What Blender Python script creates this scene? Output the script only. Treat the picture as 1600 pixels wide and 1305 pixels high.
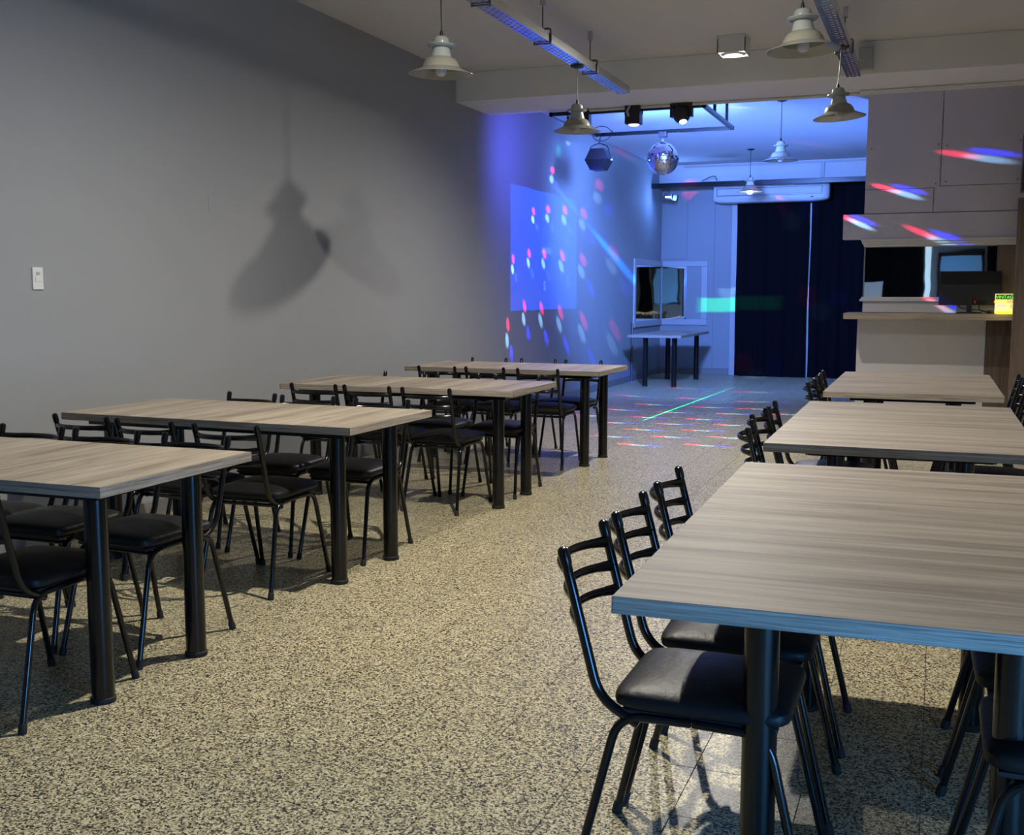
import bpy, bmesh, math, random
from mathutils import Vector, Matrix

random.seed(7)
SC = bpy.context.scene
COL = SC.collection
for o in list(bpy.data.objects):
    bpy.data.objects.remove(o, do_unlink=True)
R = math.radians

# ------------------------------------------------------------------ camera
CAM_Z, YAW, PITCH, ROLL, FPX = 1.3526, -21.2021, -6.4648, 0.0562, 1712.17
cy, cp, cr = R(YAW), R(PITCH), R(ROLL)
FW = Vector((math.sin(cy)*math.cos(cp), math.cos(cy)*math.cos(cp), math.sin(cp)))
_rt = Vector((math.cos(cy), -math.sin(cy), 0))
_up = _rt.cross(FW)
RT = _rt*math.cos(cr) + _up*math.sin(cr)
UP = -_rt*math.sin(cr) + _up*math.cos(cr)
cam_d = bpy.data.cameras.new('camera')
cam = bpy.data.objects.new('camera', cam_d)
COL.objects.link(cam)
cam_d.sensor_width = 36
cam_d.sensor_fit = 'HORIZONTAL'
cam_d.lens = 36*FPX/1600
cam_d.clip_start = .05
cam.matrix_world = Matrix(((RT.x, UP.x, -FW.x, 0), (RT.y, UP.y, -FW.y, 0), (RT.z, UP.z, -FW.z, CAM_Z), (0, 0, 0, 1)))
SC.camera = cam

# ------------------------------------------------------------------ view, world
SC.view_settings.view_transform = 'Standard'
SC.view_settings.look = 'None'
SC.view_settings.gamma = 1
SC.view_settings.use_curve_mapping = False
SC.view_settings.exposure = 0.0
SC.cycles.caustics_reflective = False
SC.cycles.caustics_refractive = False
SC.cycles.sample_clamp_indirect = 4.0
SC.cycles.max_bounces = 6
W = bpy.data.worlds.new('night_world')
SC.world = W
W.use_nodes = True
W.node_tree.nodes['Background'].inputs[0].default_value = (.05, .08, .15, 1)
W.node_tree.nodes['Background'].inputs[1].default_value = .2

# light levels (tuned here)
P_DOWN_A, P_DOWN_B = 370, 340
P_ADDED_WINDOW = 22  # strength of the added, unseen blue pane on the right
P_BLUE_HEAD, P_BLUE_BOX, P_BLUE_PAR, P_BLUE_HEX, P_ADDED_UP = 2900, 135, 20, 200, 620  # last level: uplight added out of sight behind the bar
P_PROJ, P_DERBY, P_LINE, P_GREEN, P_LASER = 1050, 1500, 7000, 4500, 6000
COL_DOWN = (1.0, .95, .84)

# room numbers (metres)
XL, XR = -4.42, 1.42
YF, YB = -2.6, 18.36
ZC = 3.45
BEAM0, BEAM1, BEAMZ = 9.89, 10.74, 3.18
FIX_S = (-2.88, 10.73, 2.985)          # pattern light under the truss
DOWN_A = (-1.50, 4.40, 3.30)
DOWN_B = (-1.67, 9.35, 3.30)

# ------------------------------------------------------------------ materials
def nt(name):
    m = bpy.data.materials.new(name)
    m.use_nodes = True
    return m, m.node_tree.nodes, m.node_tree.links, m.node_tree.nodes['Principled BSDF']

def plain(name, col, rough=.5, metal=0., bump=0., bscale=60, spec=.5, var=.06, vscale=6):
    m, N, L, B = nt(name)
    tc = N.new('ShaderNodeTexCoord')
    ns = N.new('ShaderNodeTexNoise')
    ns.inputs['Scale'].default_value = vscale
    ns.inputs['Detail'].default_value = 4
    L.new(tc.outputs['Object'], ns.inputs['Vector'])
    mx = N.new('ShaderNodeMix')
    mx.data_type = 'RGBA'
    mx.inputs[6].default_value = (*[c*(1-var) for c in col], 1)
    mx.inputs[7].default_value = (*[min(1, c*(1+var)) for c in col], 1)
    L.new(ns.outputs['Fac'], mx.inputs[0])
    L.new(mx.outputs[2], B.inputs['Base Color'])
    B.inputs['Roughness'].default_value = rough
    B.inputs['Metallic'].default_value = metal
    B.inputs['Specular IOR Level'].default_value = spec
    if bump:
        n2 = N.new('ShaderNodeTexNoise')
        n2.inputs['Scale'].default_value = bscale
        n2.inputs['Detail'].default_value = 5
        L.new(tc.outputs['Object'], n2.inputs['Vector'])
        bp = N.new('ShaderNodeBump')
        bp.inputs['Strength'].default_value = bump
        bp.inputs['Distance'].default_value = .004
        L.new(n2.outputs['Fac'], bp.inputs['Height'])
        L.new(bp.outputs[0], B.inputs['Normal'])
    return m

def emit(name, col, s):
    m, N, L, B = nt(name)
    B.inputs['Base Color'].default_value = (*col, 1)
    B.inputs['Emission Color'].default_value = (*col, 1)
    B.inputs['Emission Strength'].default_value = s
    return m

def wood(name, scale, dark, light, rough=.42, fine=(60, 60, 60)):
    """scale: noise frequency along x, y, z of the part (low = along the grain)"""
    m, N, L, B = nt(name)
    tc = N.new('ShaderNodeTexCoord')
    oi = N.new('ShaderNodeObjectInfo')
    ad = N.new('ShaderNodeVectorMath')
    ad.operation = 'MULTIPLY_ADD'
    ad.inputs[1].default_value = (1, 1, 1)
    sc_ = N.new('ShaderNodeVectorMath')
    sc_.operation = 'SCALE'
    sc_.inputs[0].default_value = (7.3, 5.1, 3.7)
    L.new(oi.outputs['Random'], sc_.inputs['Scale'])
    L.new(tc.outputs['Object'], ad.inputs[0])
    L.new(sc_.outputs[0], ad.inputs[2])
    def band(sv, detail, dist):
        mp = N.new('ShaderNodeMapping')
        mp.inputs['Scale'].default_value = sv
        L.new(ad.outputs[0], mp.inputs['Vector'])
        n = N.new('ShaderNodeTexNoise')
        n.inputs['Scale'].default_value = 1
        n.inputs['Detail'].default_value = detail
        n.inputs['Roughness'].default_value = .65
        n.inputs['Distortion'].default_value = dist
        L.new(mp.outputs[0], n.inputs['Vector'])
        return n
    a = band(scale, 7, .6)
    b = band(tuple(s*4.5 for s in scale), 4, .2)
    mixv = N.new('ShaderNodeMath')
    mixv.operation = 'MULTIPLY_ADD'
    mixv.inputs[1].default_value = .35
    L.new(b.outputs['Fac'], mixv.inputs[0])
    sub = N.new('ShaderNodeMath')
    sub.operation = 'MULTIPLY'
    sub.inputs[1].default_value = .7
    L.new(a.outputs['Fac'], sub.inputs[0])
    L.new(sub.outputs[0], mixv.inputs[2])
    cr_ = N.new('ShaderNodeValToRGB')
    cr_.color_ramp.elements[0].position = .38
    cr_.color_ramp.elements[0].color = (*dark, 1)
    cr_.color_ramp.elements[1].position = .62
    cr_.color_ramp.elements[1].color = (*light, 1)
    L.new(mixv.outputs[0], cr_.inputs[0])
    L.new(cr_.outputs[0], B.inputs['Base Color'])
    B.inputs['Roughness'].default_value = rough
    B.inputs['Specular IOR Level'].default_value = .3
    bp = N.new('ShaderNodeBump')
    bp.inputs['Strength'].default_value = .12
    bp.inputs['Distance'].default_value = .002
    L.new(b.outputs['Fac'], bp.inputs['Height'])
    L.new(bp.outputs[0], B.inputs['Normal'])
    return m

def terrazzo(name):
    m, N, L, B = nt(name)
    ge = N.new('ShaderNodeNewGeometry')
    ns = N.new('ShaderNodeTexNoise')
    ns.inputs['Scale'].default_value = 60
    L.new(ge.outputs['Position'], ns.inputs['Vector'])
    wv = N.new('ShaderNodeVectorMath')
    wv.operation = 'MULTIPLY_ADD'
    wv.inputs[1].default_value = (.012, .012, .0)
    L.new(ns.outputs['Color'], wv.inputs[0])
    L.new(ge.outputs['Position'], wv.inputs[2])
    vo = N.new('ShaderNodeTexVoronoi')
    vo.inputs['Scale'].default_value = 190
    L.new(wv.outputs[0], vo.inputs['Vector'])
    sp = N.new('ShaderNodeSeparateColor')
    L.new(vo.outputs['Color'], sp.inputs[0])
    cr_ = N.new('ShaderNodeValToRGB')
    e = cr_.color_ramp
    e.interpolation = 'CONSTANT'
    e.elements[0].position = 0
    e.elements[0].color = (.045, .042, .038, 1)
    e.elements[1].position = .2
    e.elements[1].color = (.17, .148, .10, 1)
    for p, c in ((.36, (.40, .34, .20, 1)), (.52, (.64, .555, .34, 1)), (.8, (.82, .73, .48, 1))):
        x = e.elements.new(p)
        x.color = c
    L.new(sp.outputs[0], cr_.inputs[0])
    n2 = N.new('ShaderNodeTexNoise')
    n2.inputs['Scale'].default_value = 2.2
    n2.inputs['Detail'].default_value = 5
    L.new(ge.outputs['Position'], n2.inputs['Vector'])
    mr = N.new('ShaderNodeMapRange')
    mr.inputs[3].default_value = .82
    mr.inputs[4].default_value = 1.1
    L.new(n2.outputs['Fac'], mr.inputs[0])
    mu = N.new('ShaderNodeMix')
    mu.data_type = 'RGBA'
    mu.blend_type = 'MULTIPLY'
    mu.inputs[0].default_value = 1
    L.new(cr_.outputs[0], mu.inputs[6])
    L.new(mr.outputs[0], mu.inputs[7])
    L.new(mu.outputs[2], B.inputs['Base Color'])
    B.inputs['Roughness'].default_value = .34
    B.inputs['Specular IOR Level'].default_value = .16
    return m

M = {}
M['wall'] = plain('wall_paint', (.30, .31, .325), .75, bump=.15, bscale=25, var=.03, vscale=2)
M['beam'] = plain('beam_paint', (.80, .79, .765), .8, bump=.1, bscale=20, var=.03, vscale=1.5)
M['ceil'] = plain('ceiling_paint', (.62, .615, .61), .8, bump=.1, bscale=20, var=.03, vscale=1.5)
M['panel'] = plain('white_panel_paint', (.72, .70, .77), .6, bump=.25, bscale=30, var=.04, vscale=4)
M['trimw'] = plain('white_trim_paint', (.78, .77, .76), .45, bump=.05)
M['barfront'] = plain('white_bar_laminate', (.86, .85, .81), .5)
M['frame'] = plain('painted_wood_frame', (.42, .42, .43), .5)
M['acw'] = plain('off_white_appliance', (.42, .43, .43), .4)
M['floor'] = terrazzo('terrazzo_tile')
M['grout'] = plain('grey_grout', (.09, .085, .075), .8)
M['base'] = plain('stone_baseboard', (.22, .21, .20), .45, bump=.1, var=.35, vscale=120)
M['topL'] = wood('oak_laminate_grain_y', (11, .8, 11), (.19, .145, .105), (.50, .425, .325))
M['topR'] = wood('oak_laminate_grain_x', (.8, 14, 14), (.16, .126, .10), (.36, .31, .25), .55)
M['band'] = wood('oak_edge_band', (3, 3, 210), (.12, .098, .08), (.47, .41, .34), .5)
M['woodv'] = wood('brown_wood_cladding', (14, 14, .8), (.13, .092, .068), (.26, .195, .15), .5)
M['woodc'] = wood('counter_laminate', (.9, 14, 30), (.27, .215, .165), (.46, .39, .31), .45)
M['black'] = plain('black_enamel', (.005, .005, .006), .18, spec=.5)
M['leg'] = plain('black_satin_steel', (.006, .006, .0065), .2, spec=.45)
M['rubber'] = plain('black_rubber', (.012, .012, .012), .7)
M['vinyl'] = plain('black_vinyl', (.010, .010, .010), .46, bump=.4, bscale=45, spec=.3)
M['steel'] = plain('galvanised_steel', (.62, .63, .65), .24, 1, var=.1, vscale=30)
M['darksteel'] = plain('dark_zinc_steel', (.16, .16, .17), .4, .9)
M['plastw'] = plain('white_plastic', (.70, .70, .69), .35)
M['plastg'] = plain('grey_plastic', (.42, .43, .44), .45)
M['blackp'] = plain('black_plastic', (.012, .012, .014), .4)
M['curtain'] = plain('black_velvet', (.0018, .0018, .003), .95, bump=.3, bscale=90, spec=.15)
M['velour'] = plain('navy_black_velvet', (.0016, .0018, .0035), .95, bump=.3, bscale=90, spec=.15)
M['screen'] = plain('monitor_black_glass', (.006, .006, .007), .45, spec=.3)
M['yellow'] = plain('yellow_sticker', (.8, .55, .02), .5)
M['red'] = plain('red_print', (.6, .05, .06), .5)
M['lens'] = emit('downlight_lens', (1, .95, .8), 30)
M['bulbon'] = emit('lit_bulb', (.75, .85, 1), 12)
M['headlens'] = emit('blue_lens', (.55, .6, 1), 14)
M['bluelens'] = emit('blue_led_lens', (.12, .25, 1), 4)
M['lamplens'] = emit('pattern_lens', (.8, .5, 1), 5)
M['whitelens'] = emit('white_led', (.9, .95, 1), 5)
M['window'] = emit('added_window_glow', (.11, .42, 1.0), P_ADDED_WINDOW)  # glow of the added pane beside the camera
M['dimwindow'] = emit('added_dim_glow', (.25, .6, 1.0), .05)  # added unseen pane for the mirrors to reflect
M['slit'] = emit('street_light_gap', (.6, .85, 1.0), .7)
M['signface'] = emit('lit_sign_face', (1, .92, .40), .6)
M['signedge'] = emit('lit_sign_base', (1, .80, .02), 2.2)
M['signgreen'] = emit('sign_green_print', (.18, .85, .10), 1.2)
M['signwhite'] = emit('sign_white_print', (1, 1, .9), 2.2)
M['signorange'] = emit('sign_orange_print', (1, .50, .0), 1.2)
M['signpurple'] = emit('sign_purple_print', (.40, .16, .80), .8)
M['signdark'] = plain('sign_dark_print', (.05, .09, .03), .5)
M['greenled'] = emit('green_led', (.0, 1, .45), 6)

m, N, L, B = nt('mirror_glass')
B.inputs['Base Color'].default_value = (.86, .88, .88, 1)
B.inputs['Metallic'].default_value = 1
B.inputs['Roughness'].default_value = .015
_n = N.new('ShaderNodeTexNoise')
_n.inputs['Scale'].default_value = .9
_b = N.new('ShaderNodeBump')
_b.inputs['Strength'].default_value = .25
_b.inputs['Distance'].default_value = .01
L.new(_n.outputs['Fac'], _b.inputs['Height'])
L.new(_b.outputs[0], B.inputs['Normal'])
M['mirror'] = m
m, N, L, B = nt('mirror_ball_facet')
B.inputs['Base Color'].default_value = (.85, .84, .9, 1)
B.inputs['Metallic'].default_value = 1
B.inputs['Roughness'].default_value = .07
M['ball'] = m
def opal(name, col, tl):
    m, N, L, B = nt(name)
    B.inputs['Base Color'].default_value = (*col, 1)
    B.inputs['Roughness'].default_value = .2
    B.inputs['Coat Weight'].default_value = .3
    t = N.new('ShaderNodeBsdfTranslucent')
    t.inputs[0].default_value = (*col, 1)
    mx = N.new('ShaderNodeMixShader')
    mx.inputs[0].default_value = tl
    L.new(B.outputs[0], mx.inputs[1])
    L.new(t.outputs[0], mx.inputs[2])
    L.new(mx.outputs[0], N['Material Output'].inputs[0])
    return m
M['shade'] = opal('cream_enamel_shade', (.30, .29, .235), .12)
M['neck'] = opal('white_porcelain_neck', (.40, .42, .40), .10)
M['rim'] = opal('frosted_rim', (.36, .36, .33), .35)
m, N, L, B = nt('clear_bulb_glass')
B.inputs['Base Color'].default_value = (.9, .9, .9, 1)
B.inputs['Roughness'].default_value = .12
B.inputs['Transmission Weight'].default_value = .35
M['bulb'] = m

# ------------------------------------------------------------------ mesh helpers
class MB:
    def __init__(s):
        s.v, s.f, s.sm = [], [], []
    def add(s, vs, fs, smooth=False):
        o = len(s.v)
        s.v += [tuple(v) for v in vs]
        s.f += [tuple(i+o for i in f) for f in fs]
        s.sm += [smooth]*len(fs)
        return s
    def box(s, x0, x1, y0, y1, z0, z1, ch=0.):
        if ch <= 0:
            vs = [(x, y, z) for z in (z0, z1) for y in (y0, y1) for x in (x0, x1)]
            fs = [(0, 2, 3, 1), (4, 5, 7, 6), (0, 1, 5, 4), (2, 6, 7, 3), (0, 4, 6, 2), (1, 3, 7, 5)]
            return s.add(vs, fs)
        bm = bmesh.new()
        bmesh.ops.create_cube(bm, size=1)
        for v in bm.verts:
            v.co = Vector(((x0+x1)/2+v.co.x*(x1-x0), (y0+y1)/2+v.co.y*(y1-y0), (z0+z1)/2+v.co.z*(z1-z0)))
        bmesh.ops.bevel(bm, geom=list(bm.edges), offset=ch, segments=2, affect='EDGES', profile=.6)
        bm.verts.index_update()
        s.add([v.co[:] for v in bm.verts], [[v.index for v in f.verts] for f in bm.faces])
        bm.free()
        return s
    def tube(s, pts, r, n=10, cap=True, flat=1.0, up=None):
        """r: radius or list; flat: ratio of the second axis"""
        pts = [Vector(p) for p in pts]
        rs = r if isinstance(r, (list, tuple)) else [r]*len(pts)
        vs, fs = [], []
        a = None
        for i, p in enumerate(pts):
            t = (pts[min(i+1, len(pts)-1)]-pts[max(i-1, 0)]).normalized()
            if up is not None:
                a = Vector(up)
                a = (a-t*a.dot(t)).normalized()
            elif a is None:
                h = Vector((0, 0, 1)) if abs(t.z) < .9 else Vector((1, 0, 0))
                a = (h-t*h.dot(t)).normalized()
            else:
                a = (a-t*a.dot(t)).normalized()
            b = t.cross(a)
            for k in range(n):
                c = 2*math.pi*k/n
                vs.append(p+a*(math.cos(c)*rs[i])+b*(math.sin(c)*rs[i]*flat))
        for i in range(len(pts)-1):
            for k in range(n):
                fs.append((i*n+k, i*n+(k+1) % n, (i+1)*n+(k+1) % n, (i+1)*n+k))
        s.add(vs, fs, True)
        if cap:
            o = len(s.v)-len(vs)
            s.f += [tuple(o+k for k in range(n))[::-1], tuple(o+(len(pts)-1)*n+k for k in range(n))]
            s.sm += [False, False]
        return s
    def lathe(s, prof, n=28, c=(0, 0, 0), smooth=True):
        vs, fs = [], []
        for (r, z) in prof:
            for k in range(n):
                a = 2*math.pi*k/n
                vs.append((c[0]+r*math.cos(a), c[1]+r*math.sin(a), c[2]+z))
        for i in range(len(prof)-1):
            for k in range(n):
                fs.append((i*n+k, i*n+(k+1) % n, (i+1)*n+(k+1) % n, (i+1)*n+k))
        return s.add(vs, fs, smooth)
    def cyl(s, c, r, z0, z1, n=20, r2=None):
        r2 = r if r2 is None else r2
        s.lathe([(1e-4, z0), (r, z0), (r, z0), (r2, z1), (r2, z1), (1e-4, z1)], n, (c[0], c[1], 0))
        return s
    def mesh(s, name):
        me = bpy.data.meshes.new(name)
        me.from_pydata(s.v, [], s.f)
        bm = bmesh.new()
        bm.from_mesh(me)
        bmesh.ops.recalc_face_normals(bm, faces=bm.faces)
        bm.to_mesh(me)
        bm.free()
        if any(s.sm):
            me.polygons.foreach_set('use_smooth', s.sm)
            try:
                me.set_sharp_from_angle(angle=R(40))
            except Exception:
                pass
        me.update()
        return me
    def build(s, name, mat, parent=None, **kw):
        return obj(name, s.mesh(name), mat, parent, **kw)

def obj(name, me, mat, parent=None, loc=None, rot=None):
    o = bpy.data.objects.new(name, me)
    COL.objects.link(o)
    if mat is not None and not me.materials:
        me.materials.append(M[mat] if isinstance(mat, str) else mat)
    if parent is not None:
        o.parent = parent
    if loc is not None:
        o.location = loc
    if rot is not None:
        o.rotation_euler = rot
    return o

def tag(o, label, cat, group=None):
    o['label'] = label
    o['category'] = cat
    if group:
        o['group'] = group
    return o

def thing(name, label, cat, loc=(0, 0, 0), rot=(0, 0, 0), group=None):
    o = bpy.data.objects.new(name, None)
    o.empty_display_size = .1
    COL.objects.link(o)
    o.location = loc
    o.rotation_euler = rot
    return tag(o, label, cat, group)

def struct(o):
    o['kind'] = 'structure'
    return o

def copy_tree(o, parent=None):
    c = o.copy()
    COL.objects.link(c)
    c.parent = parent
    for ch in list(o.children):
        copy_tree(ch, c)
    return c

def fillet(pts, rad, n=6):
    """round the inner corners of a polyline"""
    pts = [Vector(p) for p in pts]
    rads = rad if isinstance(rad, (list, tuple)) else [rad]*(len(pts)-2)
    out = [pts[0]]
    for i in range(1, len(pts)-1):
        a, b, c = pts[i-1], pts[i], pts[i+1]
        r_ = min(rads[i-1], (a-b).length*.49, (c-b).length*.49)
        p0, p1 = b+(a-b).normalized()*r_, b+(c-b).normalized()*r_
        for k in range(n+1):
            t = k/n
            out.append(p0*(1-t)**2+b*2*t*(1-t)+p1*t*t)
    out.append(pts[-1])
    return out

# ------------------------------------------------------------------ gobo lamps
def spot(name, loc, target, angle, power, col=(1, 1, 1), blend=.3, size=.02, up=(0, 0, 1), parent=None):
    d = bpy.data.lights.new(name, 'SPOT')
    d.energy = power
    d.color = col
    d.spot_size = R(angle)
    d.spot_blend = blend
    d.shadow_soft_size = size
    o = bpy.data.objects.new(name, d)
    COL.objects.link(o)
    aim(o, loc, target, up)
    return o

def aim(o, loc, target, up=(0, 0, 1)):
    loc, target, up = Vector(loc), Vector(target), Vector(up)
    f = (target-loc).normalized()
    if abs(f.dot(up)) > .98:
        up = Vector((0, 1, 0))
    r_ = f.cross(up).normalized()
    u = r_.cross(f)
    o.matrix_world = Matrix(((r_.x, u.x, -f.x, loc.x), (r_.y, u.y, -f.y, loc.y), (r_.z, u.z, -f.z, loc.z), (0, 0, 0, 1)))

def gobo(d, shapes):
    """shapes: list of (kind, (cu, cv), (hu, hv), soft, colour, gain, angle) in the tangent plane of the lamp"""
    d.use_nodes = True
    T = d.node_tree
    N, L = T.nodes, T.links
    N.clear()
    out = N.new('ShaderNodeOutputLight')
    em = N.new('ShaderNodeEmission')
    L.new(em.outputs[0], out.inputs[0])
    tc = N.new('ShaderNodeTexCoord')
    sp = N.new('ShaderNodeSeparateXYZ')
    L.new(tc.outputs['Normal'], sp.inputs[0])
    ab = N.new('ShaderNodeMath')
    ab.operation = 'ABSOLUTE'
    L.new(sp.outputs[2], ab.inputs[0])
    uv = []
    for k in (0, 1):
        dv = N.new('ShaderNodeMath')
        dv.operation = 'DIVIDE'
        L.new(sp.outputs[k], dv.inputs[0])
        L.new(ab.outputs[0], dv.inputs[1])
        uv.append(dv)
    cb = N.new('ShaderNodeCombineXYZ')
    L.new(uv[0].outputs[0], cb.inputs[0])
    L.new(uv[1].outputs[0], cb.inputs[1])
    acc = None
    for kind, c, h, soft, colr, gain, ang in shapes:
        mp = N.new('ShaderNodeMapping')
        mp.vector_type = 'TEXTURE'
        mp.inputs['Location'].default_value = (c[0], c[1], 0)
        mp.inputs['Rotation'].default_value = (0, 0, ang)
        mp.inputs['Scale'].default_value = (h[0], h[1], 1)
        L.new(cb.outputs[0], mp.inputs[0])
        if kind == 'disc':
            ln = N.new('ShaderNodeVectorMath')
            ln.operation = 'LENGTH'
            L.new(mp.outputs[0], ln.inputs[0])
            val = ln.outputs['Value']
        else:
            s2 = N.new('ShaderNodeSeparateXYZ')
            L.new(mp.outputs[0], s2.inputs[0])
            aa = []
            for k in (0, 1):
                a_ = N.new('ShaderNodeMath')
                a_.operation = 'ABSOLUTE'
                L.new(s2.outputs[k], a_.inputs[0])
                aa.append(a_)
            mxm = N.new('ShaderNodeMath')
            mxm.operation = 'MAXIMUM'
            L.new(aa[0].outputs[0], mxm.inputs[0])
            L.new(aa[1].outputs[0], mxm.inputs[1])
            val = mxm.outputs[0]
        mr = N.new('ShaderNodeMapRange')
        mr.interpolation_type = 'SMOOTHSTEP'
        mr.inputs[1].default_value = 1-soft
        mr.inputs[2].default_value = 1+soft
        mr.inputs[3].default_value = 1
        mr.inputs[4].default_value = 0
        L.new(val, mr.inputs[0])
        sc_ = N.new('ShaderNodeVectorMath')
        sc_.operation = 'SCALE'
        sc_.inputs[0].default_value = tuple(x*gain for x in colr)
        L.new(mr.outputs[0], sc_.inputs['Scale'])
        if acc is None:
            acc = sc_.outputs[0]
        else:
            ad = N.new('ShaderNodeVectorMath')
            ad.operation = 'ADD'
            L.new(acc, ad.inputs[0])
            L.new(sc_.outputs[0], ad.inputs[1])
            acc = ad.outputs[0]
    L.new(acc, em.inputs[0])
    em.inputs[1].default_value = 1

# ================================================================== SETTING
# floor: grout bed, terrazzo tiles on top
fl = struct(MB().box(XL-.1, XR+.1, YF-.1, YB+.1, -.06, -.004).build('floor', 'grout'))
T = .3036
TX0, TY0 = .008, 3.30
tile_me = None
def tile_mesh():
    g, b = T/2-.0008, T/2-.0018
    vs = [(-g, -g, -.006), (g, -g, -.006), (g, g, -.006), (-g, g, -.006), (-g, -g, -.0009), (g, -g, -.0009), (g, g, -.0009), (-g, g, -.0009),
          (-b, -b, 0), (b, -b, 0), (b, b, 0), (-b, b, 0)]
    fs = [(0, 1, 5, 4), (1, 2, 6, 5), (2, 3, 7, 6), (3, 0, 4, 7), (4, 5, 9, 8), (5, 6, 10, 9), (6, 7, 11, 10), (7, 4, 8, 11), (8, 9, 10, 11)]
    return vs, fs
tv, tf = tile_mesh()
cells = []
i0, i1 = math.floor((XL-TX0)/T), math.ceil((XR-TX0)/T)
j0, j1 = math.floor((YF-TY0)/T), math.ceil((YB-TY0)/T)
for i in range(i0, i1+1):
    for j in range(j0, j1+1):
        x, y = TX0+(i+.5)*T, TY0+(j+.5)*T
        if x-T/2 < XL-.29 or x+T/2 > XR+.29 or y > YB+.14 or y < YF-.14:
            continue
        d = Vector((x, y, -CAM_Z))
        z = d.dot(FW)
        u, v = (800+FPX*d.dot(RT)/z, 652.5-FPX*d.dot(UP)/z) if z > .3 else (-9999, -9999)
        vis = -60 < u < 1660 and v < 1400
        cells.append((0 if vis else 1, d.length, x, y))
cells.sort()
me = bpy.data.meshes.new('floor_tile')
me.from_pydata(tv, [], tf)
me.materials.append(M['floor'])
rest = MB()
for k, (_, _, x, y) in enumerate(cells):
    if k < 290:
        obj('floor_tile', me, None, fl, loc=(x, y, 0))
    else:
        rest.add([(a+x, b+y, c) for a, b, c in tv], tf)
ro = rest.build('floor_tiling', 'floor', fl)
ro['kind'] = 'stuff'

struct(MB().box(XL-.15, XL, YF-.15, YB+.15, 0, 3.6).build('wall_left', 'wall'))
struct(MB().box(XR, XR+.15, YF-.15, YB+.15, 0, 3.6).build('wall_right', 'wall'))
wb = struct(MB().box(XL, XR, YB, YB+.15, 0, 3.6).build('wall_back', 'wall'))
wf = struct(MB().box(XL, XR, YF-.15, YF, 0, 3.6).build('wall_front', 'wall'))
struct(MB().box(XL-.15, XR+.15, YF-.15, YB+.15, ZC, ZC+.15).build('ceiling', 'ceil'))
struct(MB().box(XL, XR, BEAM0, BEAM1, BEAMZ, ZC, .006).build('ceiling_beam', 'beam'))
struct(MB().box(XL, XR, 18.13, YB, 3.12, ZC, .005).build('ceiling_beam_rear', 'ceil'))
struct(MB().box(XL, XL+.014, YF, YB, 0, .095, .003).build('baseboard_left', 'base'))
struct(MB().box(XL+.014, -3.16, YB-.014, YB, 0, .095, .003).build('baseboard_back', 'base'))
# cladding boards of the back wall left of the drapes
for x0, x1 in ((XL+.02, -3.98), (-3.975, -3.52), (-3.515, -3.2)):
    MB().box(x0, x1, YB-.012, YB, 1.93 if x1 < -3.6 else .1, 3.11, .002).build('panel', 'wall', wb)
struct(MB().box(-3.23, -3.14, YB-.06, YB, 0, 3.11, .006).build('trim_1', 'frame'))
# surface conduits
struct(MB().tube([(XL+.9, 10.715, 3.164), (XR, 10.715, 3.164)], .014, 8).build('trim_2', 'plastw'))
struct(MB().tube([(-.75, 10.62, 3.166), (XR, 10.62, 3.166)], .012, 8).build('trim_3', 'plastw'))
struct(MB().box(-4.0, -.9, 18.105, 18.13, 3.40, 3.43).build('trim_4', 'frame'))
struct(MB().box(-1.83, -1.77, 18.10, 18.13, 3.12, 3.41).build('trim_5', 'frame'))
struct(MB().tube([(XL+.025, 16.45, .0), (XL+.025, 16.45, .9)], .018, 8).build('trim_6', 'darksteel'))

# bar end: bulkhead with boards, soffit, mouldings
bw = struct(MB().box(-.775, XR, 12.33, 12.9, 2.19, ZC).box(-.775, XR, 12.43, 12.9, 1.155, 2.19).build('wall_bar', 'wall'))
for x0, x1, z0, z1 in ((-.78, -.047, 2.443, 3.447), (-.041, .72, 2.46, 3.447), (.726, XR, 2.46, 3.447), (-.78, -.106, 2.192, 2.438), (-.1, XR, 2.192, 2.455)):
    p = MB().box(x0, x1, 12.30, 12.335, z0, z1, .003).build('panel', 'panel', bw)
    if z0 > 2.44 and x0 < .7:
        for sx, sz in ((x0+.05, z0+.04), (x1-.04, z0+.04), (x0+.05, 2.86), (x1-.03, 2.88)):
            MB().lathe([(.0001, 0), (.008, 0), (.008, .004), (.0001, .004)], 10).build('screw', 'darksteel', p, loc=(sx, 12.2985, sz), rot=(R(90), 0, 0))
struct(MB().box(-.99, .72, 12.285, 12.43, 1.925, 2.185, .004).build('trim_7', 'panel'))
struct(MB().box(-.80, .70, 12.25, 12.43, 1.899, 1.925, .006).box(-.79, .70, 12.265, 12.43, 1.874, 1.899, .006).box(-.775, .70, 12.28, 12.43, 1.848, 1.874, .006).build('trim_8', 'trimw'))
struct(MB().box(-.80, .70, 12.33, 12.43, 1.272, 1.298, .006).box(-.785, .70, 12.35, 12.43, 1.298, 1.318, .005).box(-.765, .70, 12.37, 12.43, 1.155, 1.272, .003).build('trim_9', 'trimw'))

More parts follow.
